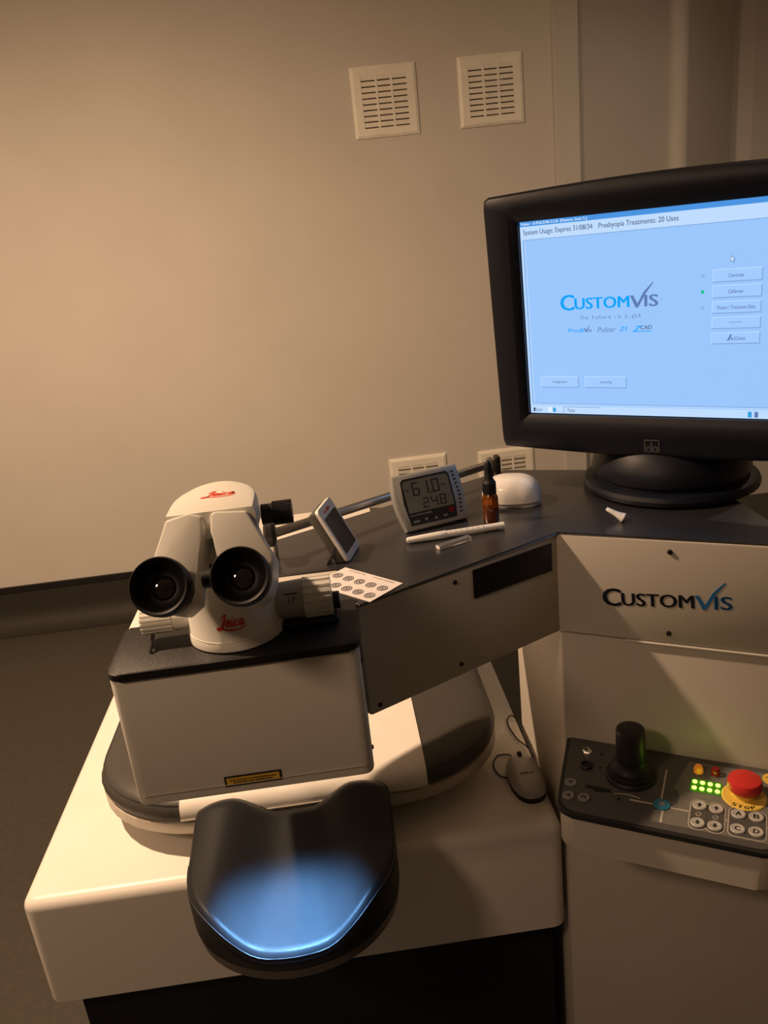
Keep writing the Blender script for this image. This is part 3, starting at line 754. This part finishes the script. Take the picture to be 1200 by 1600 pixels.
# stand
smt = Matrix.Translation((.505, 1.15, H + .0004))
obj('stand_base', lathe(nb(), [(.122, .0), (.129, .004), (.130, .010), (.127, .016), (.119, .019), (.113, .020), (.113, .023), (.116, .026), (.117, .034), (.113, .048), (.105, .062), (.098, .072), (.080, .085), (.045, .095)], smt, 56), 'bezel', mon, smooth=35)
nk = frame((.505, 1.15, H), mr, mf)
obj('neck', box(nb(), -.045, .045, -.040, .030, .07, .20, frame((.505, 1.15, H), mr, mf), bev=.008), 'bezel', mon, smooth=40)
# the lit screen and what it shows
def su(u): return (u - .5) * SW
def sv(v): return (.5 - v) * SH
sb = mm @ Matrix.Translation((0, 0, -.0055))
scr = obj('screen', box(nb(), -SW / 2, SW / 2, -SH / 2, SH / 2, -.001, 0, sb), 'bg', mon, label='lit pale blue screen')
def sq(name, u0, u1, v0, v1, m, th=.0002):
    return obj(name, quad(nb(), su(u0), su(u1), sv(v1), sv(v0), th, sb), m, scr)
def stx(name, s, u0, u1, v0, v1, m, bold=0.0, shear=0.0, th=.0005):
    b = nb(); text_bm(b, s, sb, su(u0), su(u1) if u1 else None, sv(v1), sv(v0), th=th, bold=bold, shear=shear); return obj(name, b, m, scr)
sq('title_bar', 0, 1, 0, .024, 'title')
stx('title_text', 'Pulzar - E-PULZAR-2.5.0- [Pattern, Scan 5.]', .006, .262, .005, .021, 'wh', .01)
sq('header_strip', 0, 1, .024, .088, 'hi')
stx('header_text', 'System Usage: Expires 31/08/34', .013, .282, .040, .072, 'txt', .004)
stx('header_text', 'Presbyopia Treatments: 20 Uses', .305, .585, .040, .072, 'txt', .004)
b = nb()
for (u0, u1, v0, v1) in ((.012, 1, .0875, .0905), (.012, .0145, .0875, .945), (.012, 1, .944, .947)): quad(b, su(u0), su(u1), sv(v1), sv(v0), .0003, sb)
obj('window_border', b, 'grey', scr)
b = nb()
for (u0, u1, v0, v1) in ((0, .006, .03, .955), (.0145, .018, .092, .944), (0, 1, .9490, .9530)): quad(b, su(u0), su(u1), sv(v1), sv(v0), .00025, sb)
obj('pale_border', b, 'hi', scr)
wordmark(scr, sb @ Matrix.Translation((su(.150), sv(.446), .0003)), .365 * SW, 'cy', 'slate', ('wordmark_cyan_letters', 'wordmark_slate_letters'))
stx('trademark_sign', 'TM', .520, .532, .412, .420, 'grey')
b = nb()
tx = 'The Future in Sight'
for k, ch in enumerate(tx):
    if ch == ' ': continue
    u = .222 + k * .0124; hgt = .018 if ch.isupper() or ch in 'hutdg' and ch in 'htd' else .013
    if ch in 'hTFStg': hgt = .018
    text_bm(b, ch, sb, su(u), None, sv(.500 + (.004 if ch == 'g' else 0)), sv(.500 + (.004 if ch == 'g' else 0) - hgt), th=.0005)
obj('tagline_text', b, 'slate', scr)
b = nb(); text_bm(b, 'PresB', sb, su(.176), su(.236), sv(.5645), sv(.5440), th=.0005, bold=.01); obj('product_text', b, 'cy', scr)
b = nb(); prism(b, [(su(.236), sv(.545)), (su(.242), sv(.545)), (su(.246), sv(.556)), (su(.257), sv(.532)), (su(.259), sv(.533)), (su(.247), sv(.5655)), (su(.244), sv(.5655))], 0, .0005, sb)
text_bm(b, 'is', sb, su(.252), su(.267), sv(.5645), sv(.5440), th=.0005, bold=.005); obj('product_text', b, 'slate', scr)
b = nb(); text_bm(b, 'Pulzar', sb, su(.290), su(.360), sv(.5665), sv(.5420), th=.0005, shear=.2); obj('product_text', b, 'slate', scr)
b = nb(); text_bm(b, 'Z1', sb, su(.374), su(.402), sv(.5640), sv(.5420), th=.0005, bold=.02, shear=.25); obj('product_text', b, 'cy', scr)
b = nb(); text_bm(b, 'Z', sb, su(.424), su(.456), sv(.5690), sv(.5400), th=.0005, bold=.02, shear=.3); quad(b, su(.422), su(.492), sv(.5700), sv(.5665), .0004, sb); obj('product_text', b, 'cy', scr)
b = nb(); text_bm(b, 'CAD', sb, su(.452), su(.493), sv(.5590), sv(.5390), th=.0006, bold=.005, shear=.15); obj('product_text', b, 'dark', scr)
def sbutton(u0, u1, v0, v1, s, tu0, tu1, m='txt'):
    k = sq('button', u0, u1, v0, v1, 'btn', .0003)
    b = nb(); quad(b, su(u0), su(u1), sv(v1), sv(v1 - .004), .0005, sb); quad(b, su(u1 - .003), su(u1), sv(v1), sv(v0), .0005, sb); obj('button_shadow_edge', b, 'grey', scr)
    b = nb(); quad(b, su(u0), su(u1), sv(v0 + .003), sv(v0), .0005, sb); quad(b, su(u0), su(u0 + .002), sv(v1), sv(v0), .0005, sb); obj('button_light_edge', b, 'hi', scr)
    vm = (v0 + v1) / 2
    if s: stx('button_text', s, tu0, tu1, vm - .008, vm + .009, m, th=.0006)
for k, (s, a, c_) in enumerate((('Centrate', .752, .800), ('Calibrate', .752, .800), ('Patient / Treatment Data', .718, .840), ('', 0, 0), ('Close', .776, .812))):
    sbutton(.700, .860, .294 + k * .0725, .353 + k * .0715, s, a, c_)
stx('button_text', '------------', .758, .800, .535, .540, 'grey', th=.0006)
b = nb(); prism(b, [(su(.752), sv(.622)), (su(.764), sv(.592)), (su(.768), sv(.594)), (su(.760), sv(.622))], 0, .0006, sb); prism(b, [(su(.764), sv(.608)), (su(.768), sv(.606)), (su(.774), sv(.622)), (su(.770), sv(.622))], 0, .0006, sb)
obj('close_icon', b, 'slate', scr)
for v, m_ in ((.321, 'halo'), (.393, 'gr'), (.465, 'halo')):
    obj('status_dot', lathe(nb(), [(.0022 if m_ == 'gr' else .0026, 0), (.0022, .0006), (0, .0006)], sb @ Matrix.Translation((su(.668), sv(v), 0)), 16), m_, scr)
sbutton(.050, .208, .795, .857, 'Configuration', .100, .160)
sbutton(.233, .397, .795, .857, 'Licensing', .294, .340)
sq('task_bar', 0, 1, .958, 1.0, 'hi', .0003)
stx('task_bar_text', 'Start', .022, .050, .970, .990, 'txt', th=.0006); sq('task_bar_icon', .012, .020, .970, .990, 'dark', .0006)
sq('task_bar_icon', .076, .090, .968, .992, 'wh', .0006); sq('task_bar_icon', .096, .108, .968, .992, 'mid', .0006)
b = nb()
for (u0, u1, v0, v1) in ((.140, .290, .961, .964), (.140, .1425, .961, .997)): quad(b, su(u0), su(u1), sv(v1), sv(v0), .0005, sb)
obj('task_button_edge', b, 'grey', scr); stx('task_bar_text', 'Pulzar', .158, .190, .971, .990, 'txt', th=.0006)
sq('task_bar_icon', .830, .843, .966, .994, 'mid', .0006); sq('task_bar_icon', .852, .864, .966, .994, 'slate', .0006)
cu_ = [(0, 0), (0, -.0085), (.0020, -.0066), (.0034, -.0098), (.0046, -.0092), (.0033, -.0062), (.0060, -.0062)]
cur = obj('pointer', prism(nb(), cu_, 0, .0007, sb @ Matrix.Translation((su(.757), sv(.235), 0))), 'slate', scr)
obj('pointer_fill', prism(nb(), [(x * .62 + .0006, y * .66 - .0014) for x, y in cu_], 0, .0009, sb @ Matrix.Translation((su(.757), sv(.235), 0))), 'wh', scr)

# ================================================================== things on the steel top
# hygrometer
HB = Vector((.076, 1.066, H)); hx = Vector((.962, .272, 0)); hb = Vector((-.272, .962, 0)); lean = radians(20)
hu = Vector((0, 0, 1)) * cos(lean) + hb * sin(lean)
hm = frame(HB + Vector((0, 0, .0030)), hx, hu) @ Matrix.Diagonal((1, .90, 1, 1))
hy = thing('hygrometer', 'silver digital hygrometer reading 61.0 and 24.8 on the steel top', 'hygrometer', (.12, 1.09, H))
def hcase(g, n=10):
    p = []; wd, ht = .110, .092
    for k in range(n + 1):
        t = k / n; p.append((wd - g - .010 * (1 - sin(pi * (.28 + t * .5))) - .0015 * t, g + .001 + (ht - 2 * g) * t))
    for k in range(n + 1):
        t = 1 - k / n; p.append((g - .006 * sin(pi * t) + .003 + .006 * (1 - t), g + (ht - 2 * g) * t))
    return p
b = nb(); R_ = [[b.verts.new(hm @ Vector((x, y, z))) for x, y in p] for p, z in ((hcase(.008), -.026), (hcase(.002), -.018), (hcase(0), -.008), (hcase(.001), -.001), (hcase(.004), .001))]
n = len(R_[0])
for A, B in zip(R_, R_[1:]):
    for k in range(n): b.faces.new((A[k], A[(k + 1) % n], B[(k + 1) % n], B[k]))
b.faces.new(R_[0][::-1]); b.faces.new(R_[-1])
case = obj('case', b, 'silver', hy, smooth=40)
def hq(bm, x0, x1, y0, y1, z): return quad(bm, x0, x1, y0, y1, z, hm)
fp = [(.017, .008), (.089, .008), (.0915, .030), (.0895, .079), (.086, .084), (.018, .084), (.0135, .080), (.0125, .045)]
scn = obj('display_surround', prism(nb(), fp, .0008, .0018, hm), 'print', hy)
obj('lcd', prism(nb(), [(.018, .0285), (.0885, .0285), (.087, .0775), (.084, .0805), (.020, .0805), (.016, .0775)], .0018, .0024, hm), 'lcd', hy)
SEG = {'0': 'abcdef', '1': 'bc', '2': 'abged', '4': 'fgbc', '6': 'afgedc', '8': 'abcdefg'}
def digit(b, ch, x, y, wd, ht, t):
    R2 = {'a': (x + t * .6, x + wd - t * .6, y + ht - t, y + ht), 'd': (x + t * .6, x + wd - t * .6, y, y + t), 'g': (x + t * .6, x + wd - t * .6, y + ht / 2 - t / 2, y + ht / 2 + t / 2),
          'f': (x, x + t, y + ht / 2 + .0004, y + ht - .0004), 'e': (x, x + t, y + .0004, y + ht / 2 - .0004), 'b': (x + wd - t, x + wd, y + ht / 2 + .0004, y + ht - .0004), 'c': (x + wd - t, x + wd, y + .0004, y + ht / 2 - .0004)}
    for s in SEG[ch]: hq(b, R2[s][0], R2[s][1], R2[s][2], R2[s][3], .0027)
b = nb()
digit(b, '6', .0290, .0545, .0110, .0215, .0020); digit(b, '1', .0430, .0545, .0110, .0215, .0020); digit(b, '0', .0600, .0545, .0110, .0215, .0020)
hq(b, .0565, .0585, .0545, .0565, .0027); hq(b, .0185, .0240, .0650, .0668, .0027)
text_bm(b, '%RH', hm, .0740, .0815, .0620, .0650, th=.0027)
obj('humidity_digits', b, 'print', scn)
b = nb()
digit(b, '2', .0410, .0325, .0095, .0165, .0017); digit(b, '4', .0545, .0325, .0095, .0165, .0017); digit(b, '8', .0680, .0325, .0095, .0165, .0017)
hq(b, .0650, .0667, .0325, .0342, .0027); text_bm(b, '°C', hm, .0795, .0845, .0430, .0465, th=.0027)
obj('temperature_digits', b, 'print', scn)
b = nb(); marks(b, hm, .019, .052, .0232, .0258, .0022, 18, 3); hq(b, .0215, .0305, .0125, .0155, .0022)
prism(b, [(.0385, .0165), (.0445, .0165), (.0415, .0120)], .0018, .0022, hm); prism(b, [(.0535, .0120), (.0595, .0120), (.0565, .0165)], .0018, .0022, hm)
prism(b, [(.069, .0165), (.073, .0142), (.069, .0120)], .0018, .0022, hm); hq(b, .0735, .0745, .0120, .0165, .0022)
obj('key_symbols', b, 'silver', scn)
obj('round_badge', lathe(nb(), [(.0042, 0), (.0042, .0006), (0, .0006)], hm @ Matrix.Translation((.0820, .0215, .0018)), 18), 'redl', hy)
for k in range(11):
    yy = .014 + k * .0066; xx = .0985 - .004 * abs(k - 4) / 5
    obj('vent_slot', box(nb(), xx, xx + .0038, yy, yy + .0026, .0002, .0014, hm), 'print', case)
obj('stand_foot', box(nb(), .012, .090, -.0025, .004, -.030, -.006, hm, bev=.001), 'olive', hy)

# small weather clock
WB = Vector((-.0035, .9915, H + .001)); wv = Vector((.287, .958, 0)); wl = Vector((-.4199, .1260, .8988)).normalized()
wm_ = frame(WB, wv, wl)      # x along its foot, y up the face, z out of the face
if wm_.col[2][0] < 0: wm_ = frame(WB, -wv, wl)
ck = thing('desk_weather_clock', 'small white framed clock with dark screen leaning beside the microscope', 'clock', (0, 1.02, H))
obj('casing', box(nb(), .001, .061, .001, .080, -.018, -.004, wm_, bev=.003), 'olive', ck, smooth=40)
obj('white_frame', prism(nb(), rrect(0, .0625, 0, .0815, .006, 4), -.004, .001, wm_, bev=.0012, seg=2, cap_only=True), 'white', ck, smooth=40)
cs = obj('clock_screen', prism(nb(), rrect(.0055, .0565, .010, .0660, .003, 4), .001, .0016, wm_), 'lcddark', ck)
b = nb(); marks(b, wm_, .016, .044, .0705, .0755, .0014, 6, 4); obj('red_print', b, 'red', ck)
obj('prop_stand', prism(nb(), [(-.034, 0), (-.030, 0), (-.0175, .020), (-.020, .022)], .994, 1.018, frame((0, 0, H), (1, 0, 0), (0, 0, 1)) @ Matrix.Diagonal((1, 1, -1, 1))), 'black', ck)

# amber dropper bottle
dbt = thing('dropper_bottle', 'small amber glass dropper bottle with black cap beside the hygrometer', 'bottle', (.2085, 1.078, H))
bt = Matrix.Translation((.2085, 1.078, H))
obj('glass', lathe(nb(), [(.0, .0005), (.0105, .0005), (.0118, .002), (.0118, .036), (.0105, .041), (.0075, .0445), (.0068, .047)], bt, 28), 'amber', dbt, smooth=50)
obj('contents', lathe(nb(), [(0, .002), (.0102, .002), (.0102, .024), (0, .024)], bt, 24), 'liquid', dbt)
cpz = obj('screw_cap', ribbed(nb(), (.2085, 1.078, H + .044), (.2085, 1.078, H + .060), .0098, .0005, 28), 'black', dbt)
obj('rubber_bulb', lathe(nb(), [(.0098, .060), (.0080, .063), (.0062, .066), (.0058, .080), (.0046, .0885), (.0026, .0925), (0, .0935)], bt, 24), 'rubber', dbt, smooth=50)

# white glossy mouse
wmo = thing('wireless_mouse', 'glossy white rounded mouse behind the amber bottle', 'mouse', (.2545, 1.16, H))
def mouse_shell(bm, cx, cy, ang, lx, ly, hz_, z0, flat=.0):
    NU, NV = 28, 9; rings = []
    for j in range(NV):
        t = j / (NV - 1); a = t * pi / 2
        r = cos(a) ** .62; zz = z0 + hz_ * sin(a) ** .95
        rings.append([(cos(2 * pi * k / NU), sin(2 * pi * k / NU), r, zz) for k in range(NU)])
    vs = []
    for R2 in rings:
        row = []
        for c_, s_, r, zz in R2:
            px = math.copysign(abs(c_) ** .80, c_) * lx * r; py = math.copysign(abs(s_) ** .80, s_) * ly * r
            row.append(bm.verts.new((cx + px * cos(ang) - py * sin(ang), cy + px * sin(ang) + py * cos(ang), zz)))
        vs.append(row)
    for A, B in zip(vs, vs[1:]):
        for k in range(NU): bm.faces.new((A[k], A[(k + 1) % NU], B[(k + 1) % NU], B[k]))
    bm.faces.new(vs[0][::-1]); bm.faces.new(vs[-1])
    return bm
obj('shell', mouse_shell(nb(), .2565, 1.150, radians(-18), .046, .034, .036, H + .008), 'gloss', wmo, smooth=60)
obj('underside', mouse_shell(nb(), .2565, 1.150, radians(-18), .043, .028, .010, H + .0), 'white', wmo, smooth=60)

# marker pen
pen = thing('marker_pen', 'white capped marker pen lying in front of the hygrometer', 'pen', (.148, 1.035, H))
p0, p1 = Vector((.0795, 1.0325, H + .0056)), Vector((.2195, 1.0435, H + .0056)); pd = (p1 - p0).normalized()
obj('barrel', cyl(nb(), p0 + pd * .056, p1, .0048, .0048, 20, bev=.0006), 'white', pen, smooth=40)
q = frame(p0, (0, 0, 1), pd); q = pd.to_track_quat('Z', 'Y').to_matrix().to_4x4(); q.translation = p0
obj('cap', lathe(nb(), [(.0028, 0), (.0040, .002), (.0055, .046), (.0056, .056), (.0048, .0575)], q, 20), 'white', pen, smooth=40)
b = nb(); pfn = lambda u, v, h: p0 + pd * u + Vector((pd.y, -pd.x, 0)) * ((.0049 + h) * cos(v / .0048 + 1.0)) + Vector((0, 0, (.0049 + h) * sin(v / .0048 + 1.0)))
[ribbon(b, [(.062 + k * .008, -.0010), (.062 + k * .008, .0002), (.062 + k * .008, .0014)], lambda t: .0010, pfn) for k in range(7)]; obj('print', b, 'scopeg', pen)

# clear prism
pr_ = thing('clear_block', 'small clear plastic block lying in front of the marker pen', 'block', (.143, 1.010, H))
pz = frame((.1205, .9935, H), (.048, .0215, 0), (-.0215, .048, 0))
obj('block', box(nb(), 0, .052, 0, .011, 0.0003, .006, pz, bev=.0008), 'glass', pr_)
obj('end_face', box(nb(), -.0006, .0, .001, .010, .0008, .0052, pz), 'paper', pr_)

# calibration card
ca, cb_, cc_, cd = Vector((-.037, .947, 0)), Vector((.0055, .971, 0)), Vector((.0595, .902, 0)), Vector((.0155, .861, 0))
cdm = frame((cd.x, cd.y, H + .0012), cc_ - cd, ca - cd)
card = thing('calibration_card', 'white card printed with ten ring targets at the arm edge', 'card', (.01, .91, H))
LX, LY = (cc_ - cd).length, (ca - cd).length
obj('sheet', box(nb(), 0, LX, 0, LY, -.0006, 0, cdm), 'paper', card)
for i in range(5):
    for j in range(2):
        cx, cy = .0130 + j * .0230, .0125 + i * .0195
        b = nb(); c0 = cdm @ Matrix.Translation((cx, cy, 0))
        for r_a, r_b in ((.0070, .0060), (.0046, .0034), (.0016, .0)):
            if r_b: lathe(b, [(r_a, 0), (r_a, .0003), (r_b, .0003), (r_b, 0)], c0, 20, ring=True)
            else: lathe(b, [(r_a, 0), (r_a, .0003), (0, .0003)], c0, 16)
        obj('ring_target', b, 'navy', card)
b = nb(); tmx = cdm @ Matrix.Translation((LX - .0055, .010, 0)) @ Matrix.Rotation(radians(90), 4, 'Z')
marks(b, tmx, 0, .036, -.0012, .0010, .0003, 16, 5); marks(b, tmx, .050, .078, -.0012, .0010, .0003, 11, 6)
obj('caption', b, 'scopeg', card)

# nozzle tip
nt_ = thing('nozzle_tip', 'tiny white plastic nozzle tip in front of the monitor stand', 'nozzle', (.372, 1.018, H))
q = Vector((-.45, .25, .28)).normalized().to_track_quat('Z', 'Y').to_matrix().to_4x4(); q.translation = (.380, 1.014, H + .0055)
obj('cone', lathe(nb(), [(.0088, 0), (.0088, .003), (.0062, .009), (.0050, .016), (.0042, .024), (.0030, .0255)], q, 18, sx=1, sy=.62), 'white', nt_, smooth=40)
obj('flange', lathe(nb(), [(.0092, -.001), (.0092, .001), (.0080, .002)], q, 18, sx=1, sy=.7), 'white', nt_)

# wired grey mouse on the bed base
gm = thing('wired_mouse', 'grey wired computer mouse with looped black cable on the cream slab', 'mouse', (.246, 1.12, -.905))
obj('shell', mouse_shell(nb(), .2470, 1.117, radians(93), .054, .029, .024, -.905 + .010), 'mouseg', gm, smooth=60)
obj('lower_case', mouse_shell(nb(), .2470, 1.117, radians(93), .0535, .0285, .013, -.905), 'black', gm, smooth=60)
obj('scroll_wheel', cyl(nb(), (.2435, 1.154, -.876), (.2495, 1.154, -.876), .0075, n=18), 'black', gm, smooth=40)
b = nb(); marks(b, frame((.234, 1.098, -.8708), (1, .02, 0), (0, 1, 0)), 0, .025, 0, .0050, .0004, 5, 7); obj('print', b, 'print', gm)
path = [(.246, 1.165, -.893), (.243, 1.180, -.899), (.234, 1.196, -.9025), (.215, 1.196, -.9025), (.203, 1.172, -.9025), (.208, 1.142, -.9025), (.228, 1.132, -.9020), (.250, 1.150, -.9020), (.270, 1.165, -.9020), (.276, 1.200, -.9020), (.262, 1.235, -.9015), (.256, 1.275, -.9020), (.258, 1.300, -.9020), (.268, 1.312, -.9015), (.276, 1.295, -.9020), (.277, 1.255, -.9015), (.278, 1.215, -.9010), (.2780, 1.195, -.9030), (.2778, 1.185, -.9030)]
obj('cable', tube(nb(), catmull(path, 8), .0013, 8), 'cable', gm, smooth=60)
bpy.context.view_layer.update()
